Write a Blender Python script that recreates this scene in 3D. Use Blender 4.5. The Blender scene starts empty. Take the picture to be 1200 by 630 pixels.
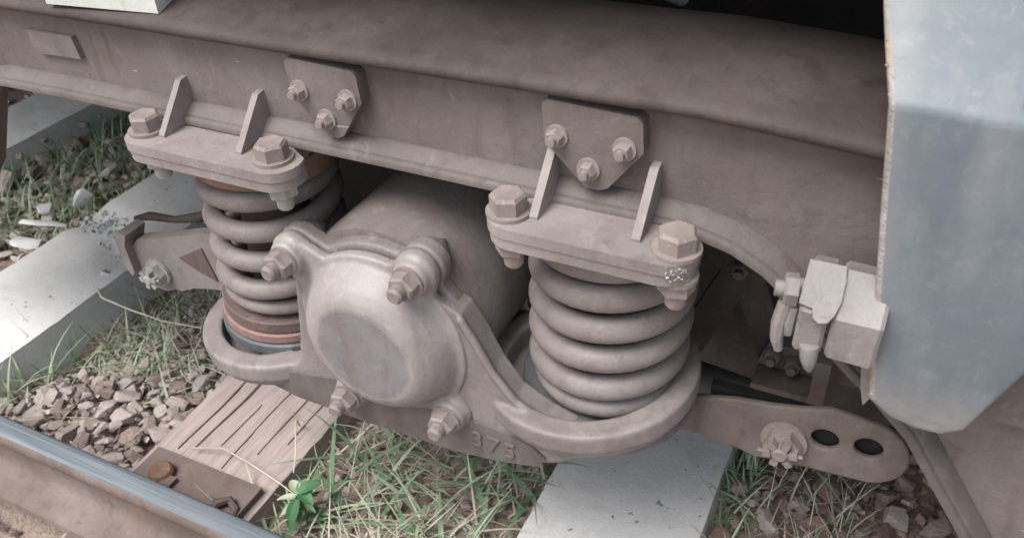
import bpy, bmesh, math, random
from mathutils import Vector, Matrix, noise
R = math.radians
PI = math.pi
random.seed(7)
scene = bpy.context.scene
col = scene.collection

# ------------------------------------------------------------------ camera
cam_d = bpy.data.cameras.new('camera')
cam = bpy.data.objects.new('camera', cam_d); col.objects.link(cam)
cam_d.sensor_width = 36; cam_d.sensor_fit = 'HORIZONTAL'
cam_d.lens = 998.2 / 1200 * 36
cam_d.clip_start = 0.02; cam_d.clip_end = 500
m = Matrix(((0.8975, -0.2220, 0.3809, 0.2591),
            (0.4377, 0.5520, -0.7097, -0.70),
            (-0.0527, 0.8037, 0.5927, 0.9867),
            (0, 0, 0, 1)))
q = m.to_3x3().to_quaternion().normalized()
cam.matrix_world = Matrix.Translation(m.translation) @ q.to_matrix().to_4x4()
scene.camera = cam
cam_d.dof.use_dof = True; cam_d.dof.focus_distance = 1.0; cam_d.dof.aperture_fstop = 9.0

# ------------------------------------------------------------------ world + sun (overcast)
SUN_EL, SUN_AZ = 62, 208          # azimuth of the sun measured clockwise from +Y (seen from above)
w = bpy.data.worlds.new('World'); scene.world = w; w.use_nodes = True
nt = w.node_tree; nt.nodes.clear()
out = nt.nodes.new('ShaderNodeOutputWorld'); bg = nt.nodes.new('ShaderNodeBackground')
sky = nt.nodes.new('ShaderNodeTexSky'); sky.sky_type = 'NISHITA'; sky.sun_disc = False
sky.sun_elevation = R(SUN_EL); sky.sun_rotation = R(SUN_AZ)
sky.air_density = 1.2; sky.dust_density = 4.0; sky.ozone_density = 1.0
hs = nt.nodes.new('ShaderNodeHueSaturation'); hs.inputs['Saturation'].default_value = 0.5
nt.links.new(sky.outputs[0], hs.inputs['Color']); nt.links.new(hs.outputs[0], bg.inputs[0])
bg.inputs[1].default_value = 0.118
nt.links.new(bg.outputs[0], out.inputs[0])
sd = bpy.data.lights.new('sun', 'SUN'); sd.energy = 1.45; sd.angle = R(34); sd.color = (1.0, 0.975, 0.95)
so = bpy.data.objects.new('sun', sd); col.objects.link(so)
az, el = R(SUN_AZ), R(SUN_EL)
tosun = Vector((math.sin(az) * math.cos(el), math.cos(az) * math.cos(el), math.sin(el)))
so.rotation_euler = tosun.to_track_quat('Z', 'Y').to_euler()
scene.view_settings.view_transform = 'Standard'; scene.view_settings.look = 'None'
scene.view_settings.exposure = 1.04; scene.view_settings.gamma = 1.0
scene.view_settings.use_curve_mapping = False

# ------------------------------------------------------------------ materials
def lin(c):
    return tuple((x / 12.92 if x <= 0.04045 else ((x + 0.055) / 1.055) ** 2.4) for x in c)

class NT:
    def __init__(s, name):
        s.m = bpy.data.materials.new(name); s.m.use_nodes = True
        s.t = s.m.node_tree; s.t.nodes.clear()
        s.out = s.n('ShaderNodeOutputMaterial'); s.b = s.n('ShaderNodeBsdfPrincipled')
        s.l(s.b.outputs[0], s.out.inputs[0])
        s.tc = s.n('ShaderNodeTexCoord')
    def n(s, t, **k):
        o = s.t.nodes.new(t)
        for a, v in k.items(): setattr(o, a, v)
        return o
    def l(s, a, b): s.t.links.new(a, b)
    def noise(s, scale, detail=6, rough=0.6, stretch=None, off=0, dist=0):
        mp = s.n('ShaderNodeMapping'); s.l(s.tc.outputs['Object'], mp.inputs[0])
        if stretch: mp.inputs['Scale'].default_value = stretch
        mp.inputs['Location'].default_value = (off, off * 1.7, off * .6)
        o = s.n('ShaderNodeTexNoise'); o.inputs['Scale'].default_value = scale
        o.inputs['Detail'].default_value = detail; o.inputs['Roughness'].default_value = rough
        o.inputs['Distortion'].default_value = dist
        s.l(mp.outputs[0], o.inputs['Vector']); return o.outputs['Fac']
    def ramp(s, fac, stops):
        r = s.n('ShaderNodeValToRGB'); e = r.color_ramp.elements
        while len(e) < len(stops): e.new(0.5)
        for k, (p, c) in enumerate(stops):
            e[k].position = p; e[k].color = (*c, 1) if len(c) == 3 else c
        s.l(fac, r.inputs[0]); return r.outputs[0]
    def mask(s, fac, lo, hi):
        r = s.n('ShaderNodeMapRange'); r.inputs['From Min'].default_value = lo; r.inputs['From Max'].default_value = hi
        s.l(fac, r.inputs['Value']); return r.outputs[0]
    def mix(s, fac, a, b, mode='MIX'):
        o = s.n('ShaderNodeMix', data_type='RGBA', blend_type=mode)
        if isinstance(fac, (int, float)): o.inputs[0].default_value = fac
        else: s.l(fac, o.inputs[0])
        for i, x in ((6, a), (7, b)):
            if isinstance(x, tuple): o.inputs[i].default_value = (*x, 1)
            else: s.l(x, o.inputs[i])
        return o.outputs[2]
    def mul(s, a, b):
        o = s.n('ShaderNodeMath', operation='MULTIPLY')
        for i, x in ((0, a), (1, b)):
            if isinstance(x, (int, float)): o.inputs[i].default_value = x
            else: s.l(x, o.inputs[i])
        return o.outputs[0]
    def bump(s, h, strength, dist):
        o = s.n('ShaderNodeBump'); o.inputs['Strength'].default_value = strength; o.inputs['Distance'].default_value = dist
        s.l(h, o.inputs['Height']); s.l(o.outputs[0], s.b.inputs['Normal'])
    def fin(s, colr, rough=0.7, metal=0.0, spec=None):
        if isinstance(colr, tuple): s.b.inputs['Base Color'].default_value = (*colr, 1)
        else: s.l(colr, s.b.inputs['Base Color'])
        if isinstance(rough, (int, float)): s.b.inputs['Roughness'].default_value = rough
        else: s.l(rough, s.b.inputs['Roughness'])
        s.b.inputs['Metallic'].default_value = metal
        if spec is not None: s.b.inputs['Specular IOR Level'].default_value = spec
        return s.m

def dusty(name, dark, mid, light, rust=None, tint=(.97, .99, .985), rust_lo=0.62, rough=(0.5, 0.8), off=0, scratch=0.0, spec=0.35, bump=0.25):
    dark, mid, light = [tuple(a_ * b_ for a_, b_ in zip(c_, tint)) for c_ in (dark, mid, light)]
    s = NT(name)
    a = s.noise(5, 5, .6, off=off); b = s.noise(42, 6, .7, off=off + 3); c = s.noise(260, 3, .6, off=off + 5)
    base = s.ramp(a, [(0.35, dark), (0.5, mid), (0.66, light)])
    base = s.mix(s.mul(s.mask(b, .45, .75), .3), base, light)
    base = s.mix(s.mul(s.mask(b, .50, .25), .35), base, dark)
    base = s.mix(s.mul(s.mask(c, .55, .75), .2), base, tuple(x * .6 for x in dark))
    wn = s.noise(34, 8, .78, off=off + 51, dist=.8)
    base = s.mix(s.mul(s.mask(wn, .56, .66), .42), base, tuple(min(.7, x * 1.32) for x in light))
    base = s.mix(s.mul(s.mask(wn, .43, .34), .42), base, tuple(x * .62 for x in dark))
    dr = s.noise(15, 5, .65, stretch=(2.4, 2.4, .35), off=off + 61)
    base = s.mix(s.mul(s.mask(dr, .53, .68), .45), base, tuple(x * y for x, y in zip(dark, (.80, .70, .62))))
    gm = s.noise(2.6, 6, .7, off=off + 41, dist=.6)
    base = s.mix(s.mul(s.mask(gm, .52, .70), .38), base, tuple(x * .72 for x in dark))
    if rust:
        r = s.noise(11, 7, .65, off=off + 9)
        base = s.mix(s.mul(s.mask(r, rust_lo, rust_lo + .14), .75), base, rust)
    if scratch:
        q1 = s.noise(16, 2, .5, stretch=(1.2, 8, 9), off=off + 21); q2 = s.noise(9, 2, .5, off=off + 33)
        f = s.mul(s.mul(s.mask(q1, .705, .725), s.mask(q2, .5, .58)), scratch)
        base = s.mix(f, base, (0.5, 0.47, 0.45))
    rg = s.mask(b, .3, .7)
    mr = s.n('ShaderNodeMapRange'); mr.inputs['To Min'].default_value = rough[0]; mr.inputs['To Max'].default_value = rough[1]
    s.l(b, mr.inputs['Value'])
    h = s.n('ShaderNodeMath', operation='ADD'); s.l(s.mul(b, 1.0), h.inputs[0]); s.l(s.mul(c, .5), h.inputs[1])
    s.bump(h.outputs[0], bump, 0.004)
    return s.fin(base, mr.outputs[0], 0.0, spec)

M = {}
M['frame'] = dusty('dusty_frame_steel', (.125, .101, .093), (.16, .133, .124), (.20, .17, .16), rust=(.17, .105, .075), rust_lo=.66, scratch=.9, rough=(.55, .8))
M['top'] = dusty('shaded_frame_top', (.045, .034, .030), (.062, .048, .043), (.09, .071, .064), rust=(.15, .088, .058), rust_lo=.60, off=4, rough=(.55, .85))  # carriage shade over the frame top is put into this darker colour
M['plate'] = dusty('dusty_seat_plate', (.20, .167, .158), (.255, .219, .209), (.315, .275, .263), rust=(.21, .13, .09), rust_lo=0.63, off=2, rough=(.5, .75))
M['lip'] = dusty('dusty_lip_steel', (.105, .086, .080), (.135, .113, .106), (.17, .145, .137), rust=(.17, .105, .075), rust_lo=.66, off=5, rough=(.55, .8))
M['spring'] = dusty('dusty_spring_steel', (.175, .146, .138), (.22, .187, .179), (.275, .238, .228), rust=(.2, .12, .08), rust_lo=0.67, off=11, rough=(.44, .68), spec=.45, bump=.22)
M['cast'] = dusty('dusty_cast_iron', (.175, .148, .141), (.225, .194, .186), (.285, .25, .242), rust=(.24, .17, .13), rust_lo=0.67, off=6, rough=(.42, .66), spec=.5, bump=.28)
M['cover'] = dusty('dusty_cast_cover', (.21, .182, .173), (.265, .234, .225), (.33, .295, .285), rust=(.30, .24, .20), rust_lo=0.63, off=8, rough=(.38, .6), spec=.55, bump=.22)
M['keeper'] = dusty('dark_keeper_plate', (.085, .072, .066), (.125, .107, .10), (.175, .152, .143), rust=(.14, .09, .065), rust_lo=.64, off=57, rough=(.4, .65), spec=.5)
M['disc'] = dusty('grey_cover_disc', (.18, .17, .172), (.225, .214, .217), (.28, .265, .268), off=15, rough=(.4, .6), spec=.5)
M['bolt'] = dusty('dusty_bolt_steel', (.22, .18, .165), (.29, .242, .225), (.37, .318, .298), rust=(.2, .12, .08), rust_lo=.66, off=3, rough=(.45, .7), spec=.45)
M['palebolt'] = dusty('pale_bolt_steel', (.28, .27, .245), (.40, .385, .36), (.52, .50, .475), rust=(.25, .2, .15), rust_lo=.66, off=13, rough=(.4, .65), spec=.5)
M['rusty'] = dusty('brown_rusty_steel', (.15, .085, .055), (.21, .125, .085), (.27, .175, .13), off=17, rough=(.6, .85))
M['redring'] = dusty('red_painted_ring', (.20, .115, .10), (.27, .165, .145), (.33, .215, .195), off=19)
M['shim'] = dusty('dark_spacer_ring', (.11, .075, .066), (.155, .11, .10), (.2, .15, .138), off=23)
M['seat'] = dusty('blue_grey_rubber', (.085, .085, .095), (.125, .127, .14), (.19, .19, .20), off=29, rough=(.5, .7))
M['dark'] = dusty('dark_steel', (.035, .027, .024), (.06, .045, .04), (.10, .078, .07), rust=(.12, .07, .05), off=31)
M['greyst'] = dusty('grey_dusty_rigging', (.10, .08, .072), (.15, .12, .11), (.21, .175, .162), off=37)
M['clamp'] = dusty('pale_painted_nut', (.185, .165, .158), (.23, .21, .203), (.285, .264, .256), rust=(.24, .19, .165), rust_lo=.72, off=41, rough=(.45, .65), spec=.4)
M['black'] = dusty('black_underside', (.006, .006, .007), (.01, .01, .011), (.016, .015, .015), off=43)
M['hose'] = dusty('grey_blue_hose', (.10, .12, .125), (.15, .175, .18), (.2, .225, .23), off=47)
M['pale'] = dusty('pale_grey_green_plate', (.55, .56, .52), (.63, .64, .60), (.70, .71, .67), off=53)

def cover_mat():
    m_ = M['cover']; t = m_.node_tree; b = [n for n in t.nodes if n.type == 'BSDF_PRINCIPLED'][0]
    src = b.inputs['Base Color'].links[0].from_socket
    tc = t.nodes.new('ShaderNodeTexCoord'); mp = t.nodes.new('ShaderNodeMapping'); t.links.new(tc.outputs['Object'], mp.inputs[0])
    mp.inputs['Location'].default_value = (-.008, 0, -.003); mp.inputs['Scale'].default_value = (1, 0, 1)
    ln = t.nodes.new('ShaderNodeVectorMath'); ln.operation = 'LENGTH'; t.links.new(mp.outputs[0], ln.inputs[0])
    nz = t.nodes.new('ShaderNodeTexNoise'); nz.inputs['Scale'].default_value = 38; nz.inputs['Detail'].default_value = 6; t.links.new(tc.outputs['Object'], nz.inputs['Vector'])
    ad = t.nodes.new('ShaderNodeMath'); ad.operation = 'MULTIPLY_ADD'; t.links.new(nz.outputs['Fac'], ad.inputs[0]); ad.inputs[1].default_value = .012; t.links.new(ln.outputs['Value'], ad.inputs[2])
    mr = t.nodes.new('ShaderNodeMapRange'); mr.inputs['From Min'].default_value = .068; mr.inputs['From Max'].default_value = .0645; t.links.new(ad.outputs[0], mr.inputs['Value'])
    sp = t.nodes.new('ShaderNodeSeparateXYZ'); t.links.new(tc.outputs['Object'], sp.inputs[0])
    fr_ = t.nodes.new('ShaderNodeMapRange'); fr_.inputs['From Min'].default_value = -.1465; fr_.inputs['From Max'].default_value = -.1505; t.links.new(sp.outputs[1], fr_.inputs['Value'])
    mu = t.nodes.new('ShaderNodeMath'); mu.operation = 'MULTIPLY'; t.links.new(mr.outputs[0], mu.inputs[0]); t.links.new(fr_.outputs[0], mu.inputs[1])
    mx = t.nodes.new('ShaderNodeMix'); mx.data_type = 'RGBA'; mx.blend_type = 'MULTIPLY'; t.links.new(mu.outputs[0], mx.inputs[0]); t.links.new(src, mx.inputs[6]); mx.inputs[7].default_value = (.74, .77, .82, 1)
    t.links.new(mx.outputs[2], b.inputs['Base Color'])
cover_mat()
def box_paint():
    s = NT('weathered_blue_grey_paint')
    a = s.noise(4, 5, .6); b = s.noise(26, 6, .65, off=3); st = s.noise(9, 5, .65, stretch=(1.5, 1.5, .45), off=7)
    base = s.ramp(a, [(0.3, (.105, .132, .150)), (0.52, (.125, .154, .174)), (0.74, (.152, .18, .198))])
    base = s.mix(s.mul(s.mask(st, .52, .72), .5), base, (.25, .262, .27))
    base = s.mix(s.mul(s.mask(b, .58, .8), .4), base, (.31, .325, .33))
    # dusty grime band worn along the left edge and the bottom
    sp = s.n('ShaderNodeSeparateXYZ'); s.l(s.tc.outputs['Object'], sp.inputs[0])
    ad = s.n('ShaderNodeMath', operation='ADD'); s.l(sp.outputs[0], ad.inputs[0]); s.l(s.mul(sp.outputs[2], .13), ad.inputs[1])
    n2 = s.n('ShaderNodeMath', operation='ADD'); s.l(ad.outputs[0], n2.inputs[0]); s.l(s.mul(st, .03), n2.inputs[1])
    base = s.mix(s.mul(s.mask(n2.outputs[0], .030, .012), .4), base, (.27, .265, .26))
    n3 = s.n('ShaderNodeMath', operation='ADD'); s.l(sp.outputs[2], n3.inputs[0]); s.l(s.mul(b, .06), n3.inputs[1])
    base = s.mix(s.mul(s.mask(n3.outputs[0], .085, .015), .8), base, (.27, .245, .23))
    fm = s.noise(70, 8, .75, off=18, dist=.7)
    base = s.mix(s.mul(s.mask(fm, .55, .68), .18), base, (.34, .36, .37))
    base = s.mix(s.mul(s.mask(fm, .44, .34), .30), base, (.09, .115, .135))
    sc = s.noise(30, 3, .5, stretch=(6, 1, .5), off=27)
    base = s.mix(s.mul(s.mask(sc, .72, .75), .3), base, (.48, .49, .49))
    c = s.noise(55, 4, .7, off=12)
    base = s.mix(s.mask(c, .735, .76), base, (.62, .60, .57))
    s.bump(b, .12, .004)
    return s.fin(base, .48, 0, .45)
M['box'] = box_paint()
M['chip'] = dusty('chipped_bare_edge', (.25, .225, .205), (.34, .315, .295), (.44, .415, .395), rust=(.35, .25, .18), rust_lo=.6, off=61, bump=.8)

def concrete():
    s = NT('weathered_concrete')
    a = s.noise(3.5, 6, .65); b = s.noise(30, 7, .7, off=4); c = s.noise(190, 3, .6, off=8)
    base = s.ramp(a, [(0.28, (.55, .55, .54)), (0.5, (.645, .645, .635)), (0.72, (.71, .71, .70))])
    base = s.mix(s.mul(s.mask(b, .5, .3), .45), base, (.54, .55, .55))
    base = s.mix(s.mul(s.mask(c, .6, .72), .35), base, (.44, .44, .43))
    base = s.mix(s.mul(s.mask(s.noise(60, 2, .5, off=17), .70, .73), .8), base, (.16, .15, .14))
    st = s.noise(7, 7, .7, off=23, dist=.5)
    base = s.mix(s.mul(s.mask(st, .53, .68), .35), base, (.40, .385, .35))
    base = s.mix(s.mul(s.mask(s.noise(26, 6, .7, off=31), .60, .70), .28), base, (.36, .36, .345))
    h = s.n('ShaderNodeMath', operation='ADD'); s.l(b, h.inputs[0]); s.l(s.mul(c, .6), h.inputs[1])
    s.bump(h.outputs[0], .22, .006)
    return s.fin(base, .85, 0, .25)
M['concrete'] = concrete()
def rubble_con():
    s = NT('crumbled_concrete')
    a = s.noise(60, 6, .75); b = s.noise(140, 4, .6, off=5)
    base = s.ramp(a, [(0.3, (.42, .44, .455)), (0.5, (.58, .60, .61)), (0.7, (.70, .71, .71))])
    s.bump(b, .9, .01)
    return s.fin(base, .9, 0, .2)
M['crumble'] = rubble_con()

def wood():
    s = NT('weathered_sleeper_timber')
    g = s.noise(22, 7, .7, stretch=(5, .22, 1)); g2 = s.noise(70, 5, .6, stretch=(5, .16, 1), off=5); a = s.noise(4, 4, .6, off=2)
    base = s.ramp(g, [(0.28, (.28, .225, .207)), (0.5, (.40, .335, .315)), (0.75, (.50, .43, .41))])
    base = s.mix(s.mul(s.mask(g2, .47, .3), .55), base, (.15, .11, .095))
    base = s.mix(s.mul(s.mask(a, .45, .7), .4), base, (.40, .325, .295))
    s.bump(g2, .5, .005)
    return s.fin(base, .85, 0, .2)
M['wood'] = wood()
M['woodcrack'] = dusty('brown_timber_crack', (.2, .155, .138), (.25, .20, .18), (.3, .245, .225), off=73)
M['crack'] = dusty('dark_timber_crack', (.12, .09, .078), (.155, .118, .103), (.19, .15, .133), off=71)

def rail_mats():
    s = NT('worn_rail_top')
    a = s.noise(30, 5, .6, stretch=(.12, 6, 1)); b = s.noise(3, 3, .5, off=4)
    base = s.ramp(a, [(0.3, (.085, .105, .12)), (0.5, (.135, .16, .18)), (0.7, (.205, .23, .25))])
    base = s.mix(s.mul(s.mask(b, .5, .75), .35), base, (.27, .235, .21))
    s.bump(a, .08, .003)
    top = s.fin(base, .6, .0, .3)
    side = dusty('rusty_rail_side', (.125, .09, .078), (.16, .122, .108), (.21, .165, .15), rust=(.22, .13, .09), rust_lo=.58, off=79, rough=(.6, .85))
    return top, side
M['railtop'], M['railside'] = rail_mats()

def ground_mat():
    s = NT('dry_earth')
    a = s.noise(2.2, 6, .65); b = s.noise(24, 7, .7, off=3); c = s.noise(110, 4, .65, off=6)
    base = s.ramp(a, [(0.3, (.24, .18, .15)), (0.5, (.34, .265, .225)), (0.7, (.43, .35, .305))])
    base = s.mix(s.mul(s.mask(b, .5, .75), .5), base, (.32, .25, .21))
    base = s.mix(s.mul(s.mask(c, .5, .3), .6), base, (.075, .052, .04))
    h = s.n('ShaderNodeMath', operation='ADD'); s.l(b, h.inputs[0]); s.l(c, h.inputs[1])
    s.bump(h.outputs[0], .8, .012)
    return s.fin(base, .95, 0, .15)
M['ground'] = ground_mat()
def stone_mat(name, d, mm, l, off):
    return dusty(name, d, mm, l, off=off, tint=(.93, .92, .91), rough=(.8, .95), spec=.2, bump=.6)
M['stone_tan'] = stone_mat('tan_stone', (.46, .385, .35), (.56, .485, .45), (.65, .58, .545), 83)
M['stone_grey'] = stone_mat('grey_stone', (.42, .375, .35), (.53, .48, .455), (.62, .575, .55), 87)
M['stone_red'] = stone_mat('red_brown_stone', (.22, .145, .12), (.30, .205, .175), (.39, .29, .26), 89)
M['stone_dark'] = stone_mat('brown_stone', (.24, .185, .16), (.33, .265, .235), (.42, .355, .32), 91)
def leaf_mat(name, d, l, trans=.25):
    s = NT(name)
    a = s.noise(9, 4, .6)
    base = s.ramp(a, [(0.35, d), (0.65, l)])
    s.fin(base, .55, 0, .35)
    tr = s.n('ShaderNodeBsdfTranslucent'); s.l(base, tr.inputs[0]); mx = s.n('ShaderNodeMixShader'); mx.inputs[0].default_value = trans
    s.l(s.b.outputs[0], mx.inputs[1]); s.l(tr.outputs[0], mx.inputs[2]); s.l(mx.outputs[0], s.out.inputs[0])
    return s.m
M['grass_a'] = leaf_mat('green_grass', (.14, .25, .14), (.28, .41, .25))
M['grass_b'] = leaf_mat('pale_green_grass', (.38, .46, .31), (.54, .61, .46))
M['straw_a'] = leaf_mat('straw', (.55, .50, .40), (.72, .67, .56), .15)
M['straw_b'] = leaf_mat('grey_dead_stalk', (.36, .31, .27), (.53, .47, .42), .1)
M['weed'] = leaf_mat('broad_green_leaf', (.05, .15, .065), (.095, .24, .11), .2)

# ------------------------------------------------------------------ mesh helpers
def finish(bm, angle=38):
    bmesh.ops.recalc_face_normals(bm, faces=bm.faces)
    for f in bm.faces: f.smooth = True
    for e in bm.edges:
        if len(e.link_faces) == 2 and e.calc_face_angle(0) > R(angle): e.smooth = False

def obj(name, bm, mat, parent=None, angle=38, keep=False):
    me = bpy.data.meshes.new(name)
    if not keep: finish(bm, angle)
    bm.to_mesh(me); bm.free()
    for mm in (mat if isinstance(mat, (list, tuple)) else [mat]): me.materials.append(mm)
    o = bpy.data.objects.new(name, me); col.objects.link(o)
    if parent: o.parent = parent
    return o

def tag(o, label=None, cat=None, group=None, kind=None):
    if label: o['label'] = label
    if cat: o['category'] = cat
    if group: o['group'] = group
    if kind: o['kind'] = kind
    return o

def thing(name, loc, label, cat, group=None):
    o = bpy.data.objects.new(name, None); o.empty_display_size = .05; col.objects.link(o); o.location = loc
    return tag(o, label, cat, group)

def bevel(bm, w, seg=2, ang=30):
    es = [e for e in bm.edges if len(e.link_faces) == 2 and e.calc_face_angle(0) > R(ang)]
    bmesh.ops.bevel(bm, geom=es, offset=w, segments=seg, affect='EDGES', profile=.5, clamp_overlap=True)

def box(bm, x0, x1, y0, y1, z0, z1):
    v = [bm.verts.new(p) for p in ((x0, y0, z0), (x1, y0, z0), (x1, y1, z0), (x0, y1, z0), (x0, y0, z1), (x1, y0, z1), (x1, y1, z1), (x0, y1, z1))]
    for f in ((0, 3, 2, 1), (4, 5, 6, 7), (0, 1, 5, 4), (1, 2, 6, 5), (2, 3, 7, 6), (3, 0, 4, 7)): bm.faces.new([v[i] for i in f])

def prism(bm, pts, y0, y1, axis='y'):
    """polygon in (a,b) extruded along an axis: y -> (a,y,b), z -> (a,b,z), x -> (x,a,b)"""
    def mk(p, t):
        return {'y': (p[0], t, p[1]), 'z': (p[0], p[1], t), 'x': (t, p[0], p[1])}[axis]
    A = [bm.verts.new(mk(p, y0)) for p in pts]; B = [bm.verts.new(mk(p, y1)) for p in pts]
    bm.faces.new(A); bm.faces.new(B[::-1])
    n = len(pts)
    for i in range(n): bm.faces.new((A[i], B[i], B[(i + 1) % n], A[(i + 1) % n]))

def frame_axes(d):
    d = Vector(d).normalized(); h = Vector((0, 0, 1)) if abs(d.z) < .9 else Vector((1, 0, 0))
    u = d.cross(h).normalized(); return u, d.cross(u).normalized(), d

def lathe(bm, prof, origin=(0, 0, 0), d=(0, 0, 1), seg=40, closed=False, rot=0):
    """prof = [(r, t)...] revolved round direction d"""
    u, v, d = frame_axes(d); o = Vector(origin); rings = []
    for r, t in prof:
        if r < 1e-6: rings.append([bm.verts.new(o + d * t)])
        else: rings.append([bm.verts.new(o + d * t + (u * math.cos(a) + v * math.sin(a)) * r) for a in [2 * PI * k / seg + rot for k in range(seg)]])
    pairs = list(zip(rings, rings[1:])) + ([(rings[-1], rings[0])] if closed else [])
    for A, B in pairs:
        for k in range(seg):
            k2 = (k + 1) % seg
            if len(A) == 1 and len(B) == 1: continue
            if len(A) == 1: bm.faces.new((A[0], B[k], B[k2]))
            elif len(B) == 1: bm.faces.new((A[k], A[k2], B[0]))
            else: bm.faces.new((A[k], A[k2], B[k2], B[k]))

def hexhead(bm, origin, d, r, h, rot=0.3, cham=.12):
    lathe(bm, [(0, 0), (r, 0), (r, h * (1 - cham * 1.5)), (r * .84, h), (0, h)], origin, d, 6, rot=rot)

def tube(bm, pts, r, seg=10, cap=True):
    pts = [Vector(p) for p in pts]; n = len(pts)
    rr = r if isinstance(r, (list, tuple)) else [r] * n
    rings = []; u = None
    for i, p in enumerate(pts):
        t = (pts[min(i + 1, n - 1)] - pts[max(i - 1, 0)]).normalized()
        if u is None: u = frame_axes(t)[0]
        u = (u - t * u.dot(t)).normalized(); v = t.cross(u)
        rings.append([bm.verts.new(p + (u * math.cos(2 * PI * k / seg) + v * math.sin(2 * PI * k / seg)) * rr[i]) for k in range(seg)])
    for A, B in zip(rings, rings[1:]):
        for k in range(seg): bm.faces.new((A[k], A[(k + 1) % seg], B[(k + 1) % seg], B[k]))
    if cap: bm.faces.new(rings[0][::-1]); bm.faces.new(rings[-1])

def remeshed(bm, voxel, smooth=6, fac=.5):
    bmesh.ops.recalc_face_normals(bm, faces=bm.faces)
    me = bpy.data.meshes.new('tmp'); bm.to_mesh(me); bm.free()
    o = bpy.data.objects.new('tmp', me); col.objects.link(o)
    a = o.modifiers.new('r', 'REMESH'); a.mode = 'VOXEL'; a.voxel_size = voxel; a.use_smooth_shade = True
    if smooth:
        b = o.modifiers.new('s', 'SMOOTH'); b.iterations = smooth; b.factor = fac
    dg = bpy.context.evaluated_depsgraph_get(); dg.update()
    me2 = bpy.data.meshes.new_from_object(o.evaluated_get(dg))
    bpy.data.objects.remove(o); bpy.data.meshes.remove(me)
    b2 = bmesh.new(); b2.from_mesh(me2); bpy.data.meshes.remove(me2)
    for f in b2.faces: f.smooth = True
    return b2

def jitter(bm, amp, scale, seed=0):
    for v in bm.verts:
        n = noise.noise_vector((v.co + Vector((seed, seed * 2, seed * 3))) * scale)
        v.co += n * amp

def arc(cx, cy, r, a0, a1, n):
    return [(cx + r * math.cos(R(a0 + (a1 - a0) * k / n)), cy + r * math.sin(R(a0 + (a1 - a0) * k / n))) for k in range(n + 1)]

def xf(bm, mat): bmesh.ops.transform(bm, matrix=mat, verts=bm.verts)

# ------------------------------------------------------------------ ground
SLEEP = [(-3.90, .26), (-3.10, .26), (-2.215, .25), (-1.418, .28), (-.685, .262), (-.016, .256), (.74, .26), (1.5, .26), (2.25, .26)]
def gheight(x, y):
    z = -.172 + .018 * noise.noise((x * 2.2, y * 2.2, 1.3)) + .012 * noise.noise((x * 9, y * 9, 4.1))
    if y < -.27: z -= min(.05, (-.27 - y) * .5)
    if -2.08 < x < -1.56: z -= .065
    if -1.27 < x < -.82 and y > -.05: z -= min(.055, (y + .05) * .4)
    if -1.27 < x < -1.12: z -= .03
    if x > .14 and y < 1: z += .02
    return z
def axis_vals(lo, hi, a, b, st, grow=1.35):
    v = []; t = a
    while t <= b: v.append(t); t += st
    s = st; t = v[-1]
    while t < hi: s *= grow; t += s; v.append(t)
    s = st; t = v[0]; pre = []
    while t > lo: s *= grow; t -= s; pre.append(t)
    return pre[::-1] + v
bm = bmesh.new()
xs = axis_vals(-120, 120, -3.2, 1.4, .03); ys = axis_vals(-120, 120, -.9, 2.4, .03)
g = [[bm.verts.new((x, y, gheight(x, y) if abs(x) < 9 and abs(y) < 9 else -.2)) for x in xs] for y in ys]
for j in range(len(ys) - 1):
    for i in range(len(xs) - 1): bm.faces.new((g[j][i], g[j][i + 1], g[j + 1][i + 1], g[j + 1][i]))
ground = tag(obj('ground', bm, M['ground'], angle=180), 'dry brown earth bed under the track', None, None, 'structure')

# ------------------------------------------------------------------ sleepers
def sleeper_bm(w, y0, y1, z0, z1, batter, ny, seed, amp):
    bm = bmesh.new(); nx = 12
    prof = [(-w / 2 - batter, z0)] + [(-w / 2 - batter * (1 - k / 4), z0 + (z1 - z0) * k / 4) for k in range(1, 4)] + \
           [(-w / 2 + w * k / nx, z1) for k in range(nx + 1)] + [(w / 2 + batter * k / 4, z1 - (z1 - z0) * k / 4) for k in range(1, 5)]
    rows = []
    for j in range(ny + 1):
        y = y0 + (y1 - y0) * j / ny
        rows.append([bm.verts.new((p[0], y, p[1])) for p in prof])
    for A, B in zip(rows, rows[1:]):
        for k in range(len(prof) - 1): bm.faces.new((A[k], B[k], B[k + 1], A[k + 1]))
        bm.faces.new((A[-1], B[-1], B[0], A[0]))
    bm.faces.new(rows[0]); bm.faces.new(rows[-1][::-1])
    es = [e for e in bm.edges if len(e.link_faces) == 2 and e.calc_face_angle(0) > R(40) and abs((e.verts[0].co - e.verts[1].co).y) > 1e-4]
    bmesh.ops.bevel(bm, geom=es, offset=.006, segments=2, affect='EDGES', profile=.6)
    jitter(bm, amp, 22, seed); jitter(bm, amp * .9, 70, seed + 3)
    return bm

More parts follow.
